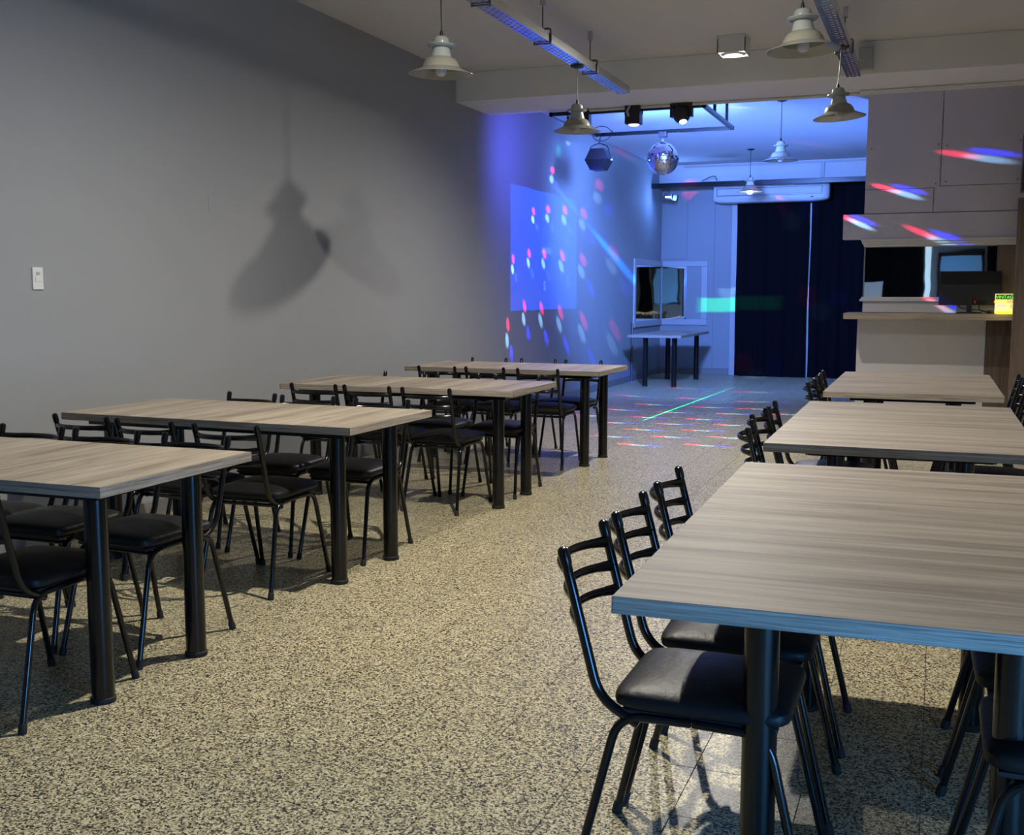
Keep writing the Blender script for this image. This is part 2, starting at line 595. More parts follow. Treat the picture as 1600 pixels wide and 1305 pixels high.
# ================================================================== TABLES
def make_table(kind):
    """origin on the floor at the near corner next to the aisle (left row) / near left corner (right row)"""
    t = bpy.data.objects.new('dining_table', None)
    t.empty_display_size = .1
    COL.objects.link(t)
    H, th = .76, .036
    if kind == 'L':
        x0, x1, y0, y1 = -1.6565, 0, 0, .8169
    else:
        x0, x1, y0, y1 = 0, 1.0165, 0, 1.8504
    e = .0015
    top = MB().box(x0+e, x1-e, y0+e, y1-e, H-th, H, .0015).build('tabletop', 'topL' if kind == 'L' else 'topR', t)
    b = MB()
    z0, z1 = H-th+.001, H-.0015
    b.box(x0, x1, y0, y0+.003, z0, z1).box(x0, x1, y1-.003, y1, z0, z1)
    b.box(x0, x0+.003, y0, y1, z0, z1).box(x1-.003, x1, y0, y1, z0, z1)
    b.build('edge_band', 'band', top)
    if kind == 'L':
        legs = [(-.165, .165), (-.165, y1-.15), (x0+.165, .165), (x0+.165, y1-.15)]
    else:
        legs = [(.26, .28), (x1-.26, .28), (.26, y1-.30), (x1-.26, y1-.30)]
    global leg_me, cap_me, plate_me
    try:
        leg_me
    except NameError:
        leg_me = MB().lathe([(.0375, .018), (.0375, .70)], 28).mesh('leg')
        cap_me = MB().lathe([(.0001, 0), (.041, 0), (.0415, .004), (.0415, .016), (.038, .02)], 28).mesh('foot_cap')
        plate_me = MB().cyl((0, 0), .062, .700, .724, 24).mesh('mounting_plate')
    for lx, ly in legs:
        g = obj('leg', leg_me, 'leg', t, loc=(lx, ly, 0))
        obj('foot_cap', cap_me, 'rubber', g)
        obj('mounting_plate', plate_me, 'leg', g)
    fr = MB()
    ix, iy = (.10, .09) if kind == 'L' else (.16, .16)
    for yy in (y0+iy, y1-iy):
        fr.box(x0+ix, x1-ix, yy-.012, yy+.012, .697, .7235)
    for xx in (x0+ix, x1-ix):
        fr.box(xx-.012, xx+.012, y0+iy, y1-iy, .697, .7235)
    fr.build('under_frame', 'leg', t)
    return t

LT = [(-2.3767, 2.6317, .0141), (-2.4106, 4.2271, -.0187), (-2.3895, 6.1842, .002), (-2.3942, 8.0042, -.0048)]
RTB = [(-.5787, 2.0352, .0213), (-.634, 4.4138, .0077), (-.6414, 6.9055, .0054)]
LNAME = ['nearest left table', 'second left table', 'third left table', 'farthest left table']
RNAME = ['nearest right table', 'middle right table', 'farthest right table']
lt_lab = ['long oak-topped table against left wall, nearest the camera and cut by the frame',
          'long oak-topped table against left wall, second from the camera',
          'long oak-topped table against left wall, third from the camera',
          'long oak-topped table against left wall, farthest, just before the blue lit wall']
rt_lab = ['large oak-topped table filling the lower right corner, nearest right table',
          'oak-topped table on the right, middle one of the right row',
          'oak-topped table on the right, farthest, in front of the white bar counter']
pl, prr = make_table('L'), make_table('R')
for i, (x, y, a) in enumerate(LT):
    t = pl if i == 0 else copy_tree(pl)
    t.location, t.rotation_euler = (x, y, 0), (0, 0, a)
    tag(t, lt_lab[i], 'table', 'tables along the left wall')
for i, (x, y, a) in enumerate(RTB):
    t = prr if i == 0 else copy_tree(prr)
    t.location, t.rotation_euler = (x, y, 0), (0, 0, a)
    tag(t, rt_lab[i], 'table', 'tables on the right')

# ================================================================== CHAIRS
def superquad(ax, ay, az, e1, e2, c, nu=28, nv=12, dome=0.):
    def sp(w, e):
        return math.copysign(abs(w)**e, w)
    vs, fs = [], []
    for i in range(nv+1):
        ph = -math.pi/2+math.pi*i/nv
        for k in range(nu):
            th = 2*math.pi*k/nu
            cx = sp(math.cos(ph), e1)
            x, y = ax*cx*sp(math.cos(th), e2), ay*cx*sp(math.sin(th), e2)
            z = az*sp(math.sin(ph), e1)
            if z > 0:
                z += dome*(1-(x/ax)**2)*(1-(y/ay)**2)
            vs.append((c[0]+x, c[1]+y, c[2]+z))
    for i in range(nv):
        for k in range(nu):
            fs.append((i*nu+k, i*nu+(k+1) % nu, (i+1)*nu+(k+1) % nu, (i+1)*nu+k))
    return vs, fs

def make_chair():
    t = bpy.data.objects.new('dining_chair', None)
    t.empty_display_size = .1
    COL.objects.link(t)
    seat = MB()
    vs, fs = superquad(.186, .198, .029, .62, .24, (0, .015, .447), 32, 16, dome=.016)
    seat.add(vs, fs, True)
    so = seat.build('seat', 'vinyl', t)
    MB().box(-.165, .165, -.16, .185, .413, .425, .003).build('seat_board', 'blackp', so)
    for s in (-1, 1):
        for f in (-1, 1):
            path = fillet([(s*.186, f*.262, .012), (s*.166, f*.166, .409), (s*.166, f*.002, .413)], .06, 7)
            lo = MB().tube(path, .0105, 10).build('leg', 'black', t)
            d = (Vector(path[1])-Vector(path[0])).normalized()
            p0 = Vector((s*.186, f*.262, .012))-d*.012
            MB().tube([p0, p0+d*.028, p0+d*.031], [.0135, .0135, .011], 10).build('rubber_foot', 'rubber', lo)
        path = fillet([(s*.160, -.301, .772), (s*.160, -.214, .44), (s*.162, -.12, .392)], .11, 9)
        po = MB().tube(path, .0118, 10).build('back_post', 'black', t)
        d = (Vector(path[0])-Vector(path[1])).normalized()
        q = Vector(path[0])
        MB().tube([q-d*.03, q-d*.004, q+d*.006, q+d*.011], [.0135, .0140, .0125, .006], 10).build('post_cap', 'black', po)
    for z in (.728, .668, .608):
        yp = -.301+(.772-z)*.262
        pts, rr = [], []
        for k in range(15):
            u = -1+2*k/14
            pts.append((u*.158, yp-.058*(1-abs(u)**2.4), z))
            rr.append(.0115+.004*max(0, abs(u)-.72)/.28)
        MB().tube(pts, rr, 10, flat=.62, up=(0, 0, 1)).build('back_slat', 'black', t)
    for y in (-.145, .145):
        MB().tube([(-.166, y, .400), (.166, y, .400)], .009, 8).build('cross_bar', 'black', t)
    return t

chair0 = make_chair()
first = [True]
def place_chair(x, y, rz, label, group):
    t = chair0 if first[0] else copy_tree(chair0)
    first[0] = False
    t.location = (x, y, 0)
    t.rotation_euler = (0, 0, rz)
    return tag(t, label, 'chair', group)
POS = ['closest to the wall', 'in the middle', 'at the aisle end']
LCH = {(0, 'n'): [None, None, (-2.775, 2.744, .02)],
       (0, 'f'): [(-3.65, 3.36, .04), (-3.258, 3.372, .03), (-2.815, 3.36, -.05)],
       (1, 'n'): [(-3.73, 4.34, -.05), (-3.335, 4.31, -.06), (-2.905, 4.29, .03)],
       (1, 'f'): [(-3.70, 5.04, -.05), (-3.263, 4.99, .06), (-2.815, 4.99, .0)],
       (2, 'n'): [(-3.685, 6.31, 0), (-3.294, 6.31, -.03), (-2.880, 6.29, -.02)],
       (2, 'f'): [(-3.637, 6.90, 0), (-3.218, 6.92, 0), (-2.751, 6.91, .02)],
       (3, 'n'): [(-3.666, 8.14, -.05), (-3.277, 8.17, -.02), (-2.849, 8.15, .04)],
       (3, 'f'): [(-3.72, 8.74, .02), (-3.28, 8.76, -.04), (-2.852, 8.73, -.03)]}
for (ti, sd), lst in LCH.items():
    for k, c in enumerate(lst):
        if c is None:
            continue
        face = 0 if sd == 'n' else math.pi
        side = 'near' if sd == 'n' else 'far'
        place_chair(c[0], c[1], face+c[2], 'black metal chair, %s side of the %s, %s' % (side, LNAME[ti], POS[k]), 'chairs around the left tables')
POSR = ['closest to the camera', 'in the middle', 'farthest from the camera']
RCH = {(0, 'l'): [(-.470, 2.470, 0), (-.474, 2.912, .03), (-.482, 3.405, .02)],
       (0, 'r'): [(.33, 2.42, 0), (.325, 2.89, .02), (.33, 3.375, -.02)],
       (1, 'l'): [(-.46, 4.90, .10), (-.50, 5.39, -.05), (-.495, 5.82, .04)],
       (1, 'r'): [(.29, 4.95, 0), (.28, 5.42, 0), (.285, 5.90, 0)],
       (2, 'l'): [(-.47, 7.47, -.04), (-.475, 7.86, 0), (-.49, 8.36, .03)],
       (2, 'r'): [(.26, 7.42, 0), (.255, 7.93, 0), (.25, 8.43, 0)]}
for (ti, sd), lst in RCH.items():
    for k, c in enumerate(lst):
        face = -math.pi/2 if sd == 'l' else math.pi/2
        side = 'aisle' if sd == 'l' else 'right'
        place_chair(c[0], c[1], face+c[2], 'black metal chair, %s side of the %s, %s' % (side, RNAME[ti], POSR[k]), 'chairs around the right tables')

# ================================================================== CEILING LAMPS AND TRAYS
def make_downlight(loc, label, power, tilt=0., cone=178, blend=.75):
    t = thing('ceiling_downlight', label, 'spotlight', (loc[0], loc[1], ZC))
    h = ZC-loc[2]-.012
    b = MB()
    w = .115
    b.box(-w, w, -w, w, -.03, 0, .004)
    for (x0, x1, y0, y1) in ((-w, -w+.008, -w, w), (w-.008, w, -w, w), (-w, w, -w, -w+.008), (-w, w, w-.008, w)):
        b.box(x0, x1, y0, y1, -h, -.028)
    b.build('housing', 'plastw', t)
    MB().lathe([(.105, -h+.004), (.078, -h-.004), (.078, -h-.010), (.07, -h+.006)], 28).build('ring', 'plastw', t)
    MB().lathe([(.0001, -h+.026), (.04, -h+.024), (.068, -h+.012)], 24).build('lens', 'lens', t)
    s = spot('downlight_lamp', (loc[0], loc[1], loc[2]-.03), (loc[0], loc[1]-tilt, 0), cone, power, COL_DOWN, blend, .028)
    return t
make_downlight(DOWN_B, 'white square downlight glowing on the ceiling in front of the beam', P_DOWN_B, .8, 164, .8)
make_downlight(DOWN_A, 'white square downlight over the near aisle', P_DOWN_A)

def cable_tray(name, x, y0, y1, zb, label, hangers):
    t = thing(name, label, 'cable tray', (x, y0, zb), group='ceiling cable trays')
    Ln = y1-y0
    w, hh = .055, .062
    body = MB()
    for s in (-1, 1):
        body.box(s*w-.001, s*w+.001, 0, Ln, 0, hh)
        body.box(s*w-.006 if s > 0 else s*w, s*w if s > 0 else s*w+.006, 0, Ln, hh-.002, hh)
    # perforated bottom: three rows of slots
    nc = int(Ln/.034)
    step = Ln/nc
    rows = [-w, -.040, -.022, -.009, .009, .022, .040, w]
    hole = [0, 1, 0, 1, 0, 1, 0]
    vs, fs = [], []
    for r_ in range(7):
        for c in range(nc):
            if hole[r_] and (c+r_//2) % 2 == 0:
                continue
            o = len(vs)
            vs += [(rows[r_], c*step, 0), (rows[r_+1], c*step, 0), (rows[r_+1], (c+1)*step, 0), (rows[r_], (c+1)*step, 0)]
            fs.append((o, o+1, o+2, o+3))
    body.add(vs, fs)
    vs2 = [(a, b_, c_+.0015) for a, b_, c_ in vs]
    body.add(vs2, fs)
    body.build('perforated_channel', 'steel', t)
    for hy in hangers:
        y = hy-y0
        h = MB()
        h.tube([(0, y, hh+.03), (0, y, ZC-zb-.04)], .005, 8)
        ho = h.build('hanger_rod', 'darksteel', t)
        MB().box(-.018, .018, y-.014, y+.014, ZC-zb-.075, ZC-zb-.001, .002).build('ceiling_bracket', 'steel', ho)
        path = fillet([(w+.006, y, -.006), (w+.006, y, hh+.032), (-w-.006, y, hh+.032), (-w-.006, y, -.006)], .02, 4)
        MB().tube(path, .007, 8).build('clamp', 'darksteel', ho)
        MB().tube([(-w-.012, y, -.008), (w+.012, y, -.008)], .006, 8).build('clamp_bar', 'darksteel', ho)
    return t
TZ = 3.125
cable_tray('cable_tray', -2.71, -1.0, 9.74, TZ, 'perforated steel cable tray hanging on the left, glowing blue underneath', [2.2, 4.3, 6.45, 7.58, 8.72])
cable_tray('cable_tray', -.735, -1.0, 9.66, TZ, 'perforated steel cable tray at the right, ending beside the grey junction box', [2.2, 4.3, 6.5, 8.68])

def make_pendant():
    t = bpy.data.objects.new('pendant_lamp', None)
    t.empty_display_size = .1
    COL.objects.link(t)
    # profile, rim plane at z = 0
    prof = [(.060, .094), (.072, .092), (.088, .081), (.100, .063), (.107, .044), (.110, .035)]
    inn = [(r_-.004, z-.003) for r_, z in prof[::-1]]
    sh = MB().lathe(prof+inn, 40).build('shade', 'shade', t)
    rim = [(.109, .036), (.128, .028), (.155, .015), (.178, .005), (.187, .001), (.187, -.001), (.176, .001), (.153, .011), (.126, .024), (.106, .032)]
    MB().lathe(rim, 40).build('flared_rim', 'rim', sh)
    nk = [(.0001, .212), (.024, .211), (.037, .206), (.044, .195), (.0465, .178), (.0465, .155), (.050, .135), (.056, .112), (.061, .093)]
    n = MB().lathe(nk, 32).build('neck', 'neck', t)
    MB().lathe([(.046, .160), (.060, .156), (.070, .158), (.079, .166), (.080, .163), (.071, .153), (.060, .150), (.047, .151)], 32).build('collar', 'neck', n)
    MB().lathe([(.0001, -.012), (.014, -.010), (.026, .0), (.032, .016), (.030, .034), (.018, .058), (.014, .075), (.014, .12)], 20).build('bulb', 'bulb', t)
    MB().lathe([(.0001, .246), (.006, .243), (.010, .229), (.011, .209), (.0001, .209)], 14).build('cord_grip', 'blackp', t)
    return t
pend0 = make_pendant()
pf = [True]
PEND_PARTS = list(pend0.children)
def pendant(x, y, zr, ztop, label, rot=(0, 0, 0), lit=False, canopy_r=.055):
    if pf[0]:
        t = pend0
    else:
        t = pend0.copy()
        COL.objects.link(t)
        for ch in PEND_PARTS:
            copy_tree(ch, t)
    pf[0] = False
    t.location = (x, y, zr)
    t.rotation_euler = rot
    tag(t, label, 'pendant lamp', 'white pendant lamps')
    # straight cord up to the canopy, in lamp space
    inv = Matrix.Translation((x, y, zr)) @ __import__('mathutils').Euler(rot).to_matrix().to_4x4()
    inv.invert()
    top = inv @ Vector((x, y, ztop-.012))
    MB().tube([(0, 0, .240), top], .0035, 8).build('cord', 'blackp', t)
    c = MB()
    c.lathe([(.0001, -.016), (canopy_r*.35, -.016), (canopy_r*.9, -.006), (canopy_r, 0), (canopy_r, .004), (.0001, .004)], 24)
    c.build('canopy', 'blackp', t, loc=inv @ Vector((x, y, ztop-.005)), rot=tuple(-r_ for r_ in rot))
    return t
pendant(-2.72, 8.42, 2.622, TZ, 'cream pendant lamp hanging from the left tray in front of the truss')
pendant(-2.71, 5.86, 2.595, TZ, 'cream pendant lamp at upper left above the long tables', rot=(R(1), R(1.5), 0))
pendant(-.735, 8.47, 2.625, TZ, 'cream tilted pendant lamp hanging in front of the bar bulkhead', rot=(R(0), R(-4), 0))
pendant(-.715, 6.03, 2.610, TZ, 'cream pendant lamp at top right, largest and cut by the frame top', rot=(R(0), R(-2.5), 0))
pendant(-1.69, 12.48, 2.80, ZC, 'pendant lamp behind the beam tinted violet by the party lights')
lp = pendant(-2.66, 16.49, 2.835, ZC, 'pendant lamp with a lit round bulb in front of the air conditioner')
for ch in lp.children:
    if ch.name.startswith('bulb'):
        ch.data = MB().lathe([(.0001, -.035), (.022, -.031), (.040, -.016), (.046, .004), (.040, .026), (.024, .045), (.015, .06), (.014, .12)], 20).mesh('lit_bulb')
        ch.data.materials.append(M['bulbon'])

# junction box on the beam
jb = thing('junction_box', 'grey electrical junction box with yellow warning sticker on the beam', 'junction box', (-.655, BEAM0, 3.30))
MB().box(-.058, .058, -.07, 0, -.088, .088, .006).build('enclosure', 'plastg', jb)
MB().box(-.054, .054, -.076, -.069, -.084, .084, .004).build('lid', 'plastg', jb)
MB().add([(-.045, -.0772, -.02), (-.012, -.0772, -.02), (-.0285, -.0772, .012), (-.045, -.0762, -.02), (-.012, -.0762, -.02), (-.0285, -.0762, .012)],
         [(0, 1, 2), (3, 5, 4), (0, 3, 4, 1), (1, 4, 5, 2), (2, 5, 3, 0)]).build('warning_sticker', 'yellow', jb)
MB().box(-.031, -.026, -.0782, -.077, -.011, .003).box(-.031, -.026, -.0782, -.077, -.017, -.014).build('warning_mark', 'blackp', jb)

# ================================================================== TRUSS WITH PARTY LIGHTS
TX, TXX, TYN, TYF, TZT = -3.74, -2.19, 10.735, 12.28, 3.15
tr = thing('lighting_truss', 'black square-tube lighting frame hung under the ceiling behind the beam', 'truss', (TX, TYN, TZT))
b = .019
for nm, (x0, x1, y0, y1) in (('front_bar', (TX, TXX, TYN, TYN)), ('rear_bar', (TX, TXX, TYF, TYF)), ('side_bar', (TX, TX, TYN, TYF)), ('side_bar', (TXX, TXX, TYN, TYF))):
    MB().box(x0-b-TX, x1+b-TX, y0-b-TYN, y1+b-TYN, -b, b, .002).build(nm, 'leg', tr)
for x in (TX, TXX):
    for y in (11.28, 11.95):
        MB().box(x-.014-TX, x+.014-TX, y-.014-TYN, y+.014-TYN, b, ZC-TZT).build('hanger_post', 'leg', tr)
MB().box(-.03, TXX-TX+.03, 11.28-TYN-.014, 11.28-TYN+.014, ZC-TZT-.03, ZC-TZT-.002).build('ceiling_bar', 'leg', tr)
# cable clipped along the front bar
pts = [(TX+.2+k*.12, TYN+.015*math.sin(k*1.7), TZT+.045+.018*math.sin(k*2.3)) for k in range(11)]
tag(MB().tube(fillet(pts, .05, 3), .006, 6).build('power_cable', 'blackp'), 'black power cable draped along the front bar of the truss', 'cable')

# pattern light box
x = FIX_S[0]
pb = thing('pattern_light', 'black box party light in the middle of the truss front bar', 'stage light', (x, TYN, TZT))
MB().box(-.075, .075, -.075, .055, -.145, .085, .008).build('housing', 'blackp', pb)
MB().tube(fillet([(-.088, -.01, -.05), (-.088, -.01, .10), (.088, -.01, .10), (.088, -.01, -.05)], .02, 4), .007, 8).build('yoke', 'leg', pb)
MB().tube([(0, -.01, .10), (.01, -.01, .13), (.03, -.01, .155), (.012, -.01, .165)], .012, 8).build('hook_clamp', 'darksteel', pb)
MB().lathe([(.0001, -.160), (.03, -.157), (.055, -.146)], 20).build('lens', 'lamplens', pb)
MB().tube([(-.02, -.09, .03), (-.045, -.095, -.03), (-.03, -.09, -.075)], .012, 8).build('bracket_arm', 'plastg', pb)
# moving head
mh = thing('moving_head_light', 'black round-headed moving light with lit lens on the truss front bar', 'stage light', (-2.405, TYN, TZT))
MB().box(-.085, .085, -.06, .06, .0, .085, .008).build('base', 'blackp', mh)
for s in (-1, 1):
    MB().box(s*.098-.012, s*.098+.012, -.035, .035, -.10, .05, .006).build('yoke_arm', 'blackp', mh)
vs, fs = superquad(.085, .085, .095, .9, .9, (0, 0, -.065), 20, 12)
hd = MB().add(vs, fs, True).build('head', 'blackp', mh)
MB().lathe([(.0001, 0), (.03, .004), (.036, .012)], 18).build('lens', 'headlens', hd, loc=(.025, -.035, -.158), rot=(R(-20), R(-14), 0))
MB().tube([(0, 0, .085), (.0, 0, .12), (-.014, 0, .145), (.0, 0, .16)], .011, 8).build('hook_clamp', 'darksteel', mh)
# left unit behind the pendant
lb = thing('scanner_light', 'black barrel party light at the left end of the truss, half hidden by a pendant', 'stage light', (-3.42, TYN, TZT))
MB().box(-.10, .08, -.06, .06, .0, .10, .02).build('housing', 'blackp', lb)
MB().box(-.02, .09, -.05, .05, -.20, .02, .01).build('mirror_arm', 'blackp', lb)
MB().lathe([(.0001, 0), (.028, .003), (.034, .008)], 18).build('lens', 'bluelens', lb, loc=(.035, .0, -.212))
# hexagonal light on the rear bar
HX = (-3.69, TYF-.03, 2.865)
hx = thing('hexagonal_light', 'black hexagonal party light hanging from the rear bar by a wire bracket', 'stage light', HX)
hexp = [(-.138, 0), (-.072, -.115), (.072, -.115), (.138, 0), (.078, .12), (-.078, .12)]
def prism(pts2, y0, y1):
    n = len(pts2)
    vs = [(a, y0, c) for a, c in pts2]+[(a, y1, c) for a, c in pts2]
    fs = [tuple(range(n)), tuple(range(n, 2*n))[::-1]]+[(k, n+k, n+(k+1) % n, (k+1) % n) for k in range(n)]
    return MB().add(vs, fs)
prism(hexp, -.10, .10).build('housing', 'blackp', hx)
prism([(a*1.03, c*1.03) for a, c in hexp[:4]], -.104, -.098).build('front_panel', 'screen', hx)
MB().tube(fillet([(-.146, 0, 0), (-.10, 0, .155), (0, 0, .19), (.10, 0, .155), (.146, 0, 0)], .03, 4), .005, 8).build('bracket', 'leg', hx)
MB().tube([(0, 0, .19), (.012, 0, .25), (.02, .02, .29)], .006, 8).build('safety_hook', 'leg', hx)
for s in (-1, 1):
    MB().lathe([(.0001, -.01), (.014, -.01), (.014, .01), (.0001, .01)], 12).build('knob', 'blackp', hx, loc=(s*.15, 0, 0), rot=(0, R(90), 0))
pts = [(HX[0]+.03+.12*math.cos(a), HX[1]+.02, 3.13+.10*math.sin(a)+.01*a) for a in [k*.45 for k in range(15)]]
tag(MB().tube(pts, .0045, 6).build('cable_loop', 'blackp'), 'thin black cable loop coiled above the hexagonal light', 'cable')
# mirror ball
bx, by, bz, br = -2.958, TYF, 2.853, .18
mb_ = thing('mirror_ball', 'mirrored disco ball hanging from the rear bar of the truss', 'disco ball', (bx, by, bz-br))
nr = 26
vs, fs = [], []
for i in range(nr):
    p0, p1 = -math.pi/2+math.pi*i/nr, -math.pi/2+math.pi*(i+1)/nr
    pm = (p0+p1)/2
    n = max(6, round(2*math.pi*math.cos(pm)/(math.pi/nr)))
    for k in range(n):
        a0, a1 = 2*math.pi*(k+.04)/n, 2*math.pi*(k+.96)/n
        q0, q1 = p0+(p1-p0)*.04, p1-(p1-p0)*.04
        jr, ja = random.uniform(-.02, .02), random.uniform(-.02, .02)
        o = len(vs)
        for (pp, aa, sg) in ((q0, a0, -1), (q0, a1, -1), (q1, a1, 1), (q1, a0, 1)):
            rr = br*(1+sg*jr*.5)
            vs.append((rr*math.cos(pp)*math.cos(aa+ja*.1), rr*math.cos(pp)*math.sin(aa+ja*.1), br+rr*math.sin(pp)))
        fs.append((o, o+1, o+2, o+3))
mm = MB().add(vs, fs).build('mirror_facets', 'ball', mb_)
mm['kind'] = 'stuff'
vs, fs = superquad(br*.972, br*.972, br*.972, 1, 1, (0, 0, br), 32, 20)
MB().add(vs, fs, True).build('core', 'darksteel', mb_)
MB().box(-.045, .045, -.035, .035, 2*br+.055, 2*br+.115, .004).build('motor', 'blackp', mb_)
for k, (dz, rz) in enumerate(((.008, 0), (.026, 90), (.044, 0))):
    pts = [(.012*math.cos(a), 0, .014*math.sin(a)) for a in [i*math.pi/6 for i in range(13)]]
    MB().tube(pts, .003, 6).build('chain_link', 'steel', mb_, loc=(0, 0, 2*br+dz), rot=(0, 0, R(rz)))

# ================================================================== BACK OF THE ROOM
rail = tag(MB().box(XL+.01, -.95, 17.60, 17.66, 3.035, 3.115, .006).build('curtain_rail', 'leg'), 'black rail running across the room below the rear beam', 'rail')
par = thing('led_spot', 'small black twin light with white diodes hanging below the rail at left', 'stage light', (-4.10, 17.60, 2.90))
MB().box(-.085, .035, -.05, .05, -.05, .05, .006).build('housing', 'blackp', par)
MB().box(.05, .12, -.05, .05, -.055, .045, .006).build('second_head', 'blackp', par, rot=(0, R(12), 0))
MB().tube([(-.03, 0, .05), (-.03, .03, .13)], .005, 6).build('bracket', 'leg', par)
for k in range(3):
    MB().lathe([(.0001, 0), (.012, .0), (.012, .006), (.0001, .006)], 10).build('diode', 'whitelens', par, loc=(-.06+k*.032, -.052, -.01), rot=(R(90), 0, 0))
tag(MB().tube(fillet([(-3.6, 17.6, 3.125), (-3.45, 17.58, 3.19), (-3.38, 17.58, 3.20), (-3.36, 17.58, 3.12)], .04, 4), .007, 6).build('rail_cable', 'blackp'), 'short black cable standing up from the rail', 'cable')

ac = thing('air_conditioner', 'long white split air conditioner mounted above the black curtain', 'air conditioner', (-2.565, 18.13, 2.79))
vs, fs = superquad(.905, .13, .158, .28, .16, (0, -.13, .158), 48, 16)
MB().add(vs, fs, True).build('body', 'acw', ac)
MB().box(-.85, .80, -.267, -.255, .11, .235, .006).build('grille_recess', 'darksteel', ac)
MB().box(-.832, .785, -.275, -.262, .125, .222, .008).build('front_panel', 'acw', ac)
MB().box(-.70, .72, -.262, -.225, .018, .034, .004).build('air_flap', 'plastg', ac)
MB().box(-.06, .10, -.262, -.258, .058, .066).build('logo_bar', 'plastg', ac)
MB().box(.62, .67, -.262, -.257, .06, .075, .002).build('display', 'screen', ac)

def curtain(name, x0, x1, y, z0, z1, label, mat, amp=.035, seed=0, group=None):
    rnd = random.Random(seed)
    n = int((x1-x0)/.018)
    ph = [rnd.uniform(0, 6.28) for _ in range(4)]
    vs, fs = [], []
    zs = [z0+(z1-z0)*k/10 for k in range(11)]
    for side in (0, 1):
        for z in zs:
            f = .55+.45*(1-(z-z0)/(z1-z0))
            for i in range(n+1):
                x = x0+(x1-x0)*i/n
                w = math.sin(x*38+ph[0]+.5*math.sin(x*7+ph[1]))*.6+math.sin(x*21+ph[2])*.4
                vs.append((x+.006*math.sin(z*3+ph[3]), y+amp*f*w+side*.006, z))
    m_ = n+1
    off = m_*len(zs)
    for side in (0, 1):
        for j in range(len(zs)-1):
            for i in range(n):
                a = side*off+j*m_+i
                fs.append((a, a+1, a+m_+1, a+m_) if side == 0 else (a, a+m_, a+m_+1, a+1))
    return tag(MB().add(vs, fs, True).build(name, mat), label, 'curtain', group)
curtain('stage_curtain', -3.13, -1.99, 18.2, .01, 3.06, 'black floor-length curtain left of the pale gap on the back wall', 'velour', seed=1)
curtain('stage_curtain', -1.955, -.15, 18.2, .01, 3.08, 'black floor-length curtain right of the pale gap, partly behind the bar', 'velour', seed=2)
struct(MB().box(-2.0, -1.945, 18.30, 18.345, 0, 3.0, .004).build('trim_10', 'frame'))

# mirrors that meet in the corner, white moulded frames
mw = thing('corner_mirror', 'white-framed mirror on the left wall beside the room corner', 'mirror', (XL, 17.45, .85), group='corner mirrors')
Y0, Y1, Z0, Z1 = 16.64, 18.345, .925, 1.80
MB().box(0, .012, Y0-17.45, Y1-17.45, Z0-.85, Z1-.85).build('glass', 'mirror', mw)
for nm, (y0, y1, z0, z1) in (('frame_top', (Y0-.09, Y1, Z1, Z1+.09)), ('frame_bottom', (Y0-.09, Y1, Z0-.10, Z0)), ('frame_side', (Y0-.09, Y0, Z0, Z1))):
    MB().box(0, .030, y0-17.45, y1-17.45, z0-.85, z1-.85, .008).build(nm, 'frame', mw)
X1 = -3.725
mw = thing('corner_mirror', 'white-framed mirror on the back wall, right of the corner', 'mirror', (-4.05, YB, .85), group='corner mirrors')
MB().box(XL+.03+4.05, X1+4.05, -.012, 0, Z0-.85, Z1-.85).build('glass', 'mirror', mw)
for nm, (x0, x1, z0, z1) in (('frame_top', (XL+.03, X1+.10, Z1, Z1+.09)), ('frame_bottom', (XL+.03, X1+.10, Z0-.10, Z0)), ('frame_side', (X1, X1+.10, Z0, Z1))):
    MB().box(x0+4.05, x1+4.05, -.030, 0, z0-.85, z1-.85, .008).build(nm, 'frame', mw)
# side table in the corner
ct = thing('side_table', 'grey-topped table with black legs under the corner mirrors', 'table', (-4.15, 15.45, 0))
MB().box(-.05, .74, 0, 2.02, .718, .755, .002).build('tabletop', M['band'], ct)
for lx, ly in ((.17, .2), (.60, .2), (.60, 1.75), (.15, 1.72)):
    lg = MB().lathe([(.0375, .01), (.0375, .718)], 24).build('leg', 'leg', ct, loc=(lx, ly, 0))
    MB().lathe([(.0001, 0), (.041, 0), (.041, .014), (.0375, .018)], 24).build('foot_cap', 'rubber', lg)

# ================================================================== BAR
ctop = tag(MB().box(-.935, .735, 12.0, 12.68, 1.088, 1.152, .003).build('counter_top', 'woodc'), 'wooden counter top of the bar with a thick oak edge', 'countertop')
bc = thing('bar_counter', 'white bar counter front with brown wood end, behind the farthest right table', 'counter', (-.18, 12.6, 0))
MB().box(-.65, .645, 0, .05, 0, 1.088, .002).build('front_panel', 'barfront', bc)
MB().box(.648, .92, .012, .05, 0, 1.088, .002).build('wood_panel', 'woodv', bc)
MB().box(-.65, -.61, .05, .45, 0, 1.088).build('side_panel', 'trimw', bc)
wp = tag(MB().box(.675, XR-.005, 11.86, 11.94, 0, 2.28, .003).build('wood_partition', 'woodv'), 'tall brown wooden partition at the right edge beside the bar', 'partition')
tag(MB().box(.533, .70, 12.335, 12.40, 1.152, 1.846, .002).build('wood_post', 'woodv'), 'brown wooden post standing behind the lit sign on the bar', 'post')
bm_ = thing('bar_mirror', 'wide dark bar mirror between white mouldings above the counter', 'mirror', (-.12, 12.41, 1.316))
MB().box(-.64, .645, 0, .015, 0, .535).build('glass', 'mirror', bm_)
sp = thing('loudspeaker', 'black loudspeaker standing on the wooden partition at the right edge', 'speaker', (.86, 11.90, 2.28))
MB().box(-.165, .17, -.10, .14, 0.06, .62, .01).build('cabinet', 'blackp', sp)
MB().box(-.15, .155, -.108, -.10, .08, .60, .004).build('grille', 'rubber', sp)
MB().box(-.12, .12, -.07, .10, 0, .06, .004).build('foot', 'leg', sp)

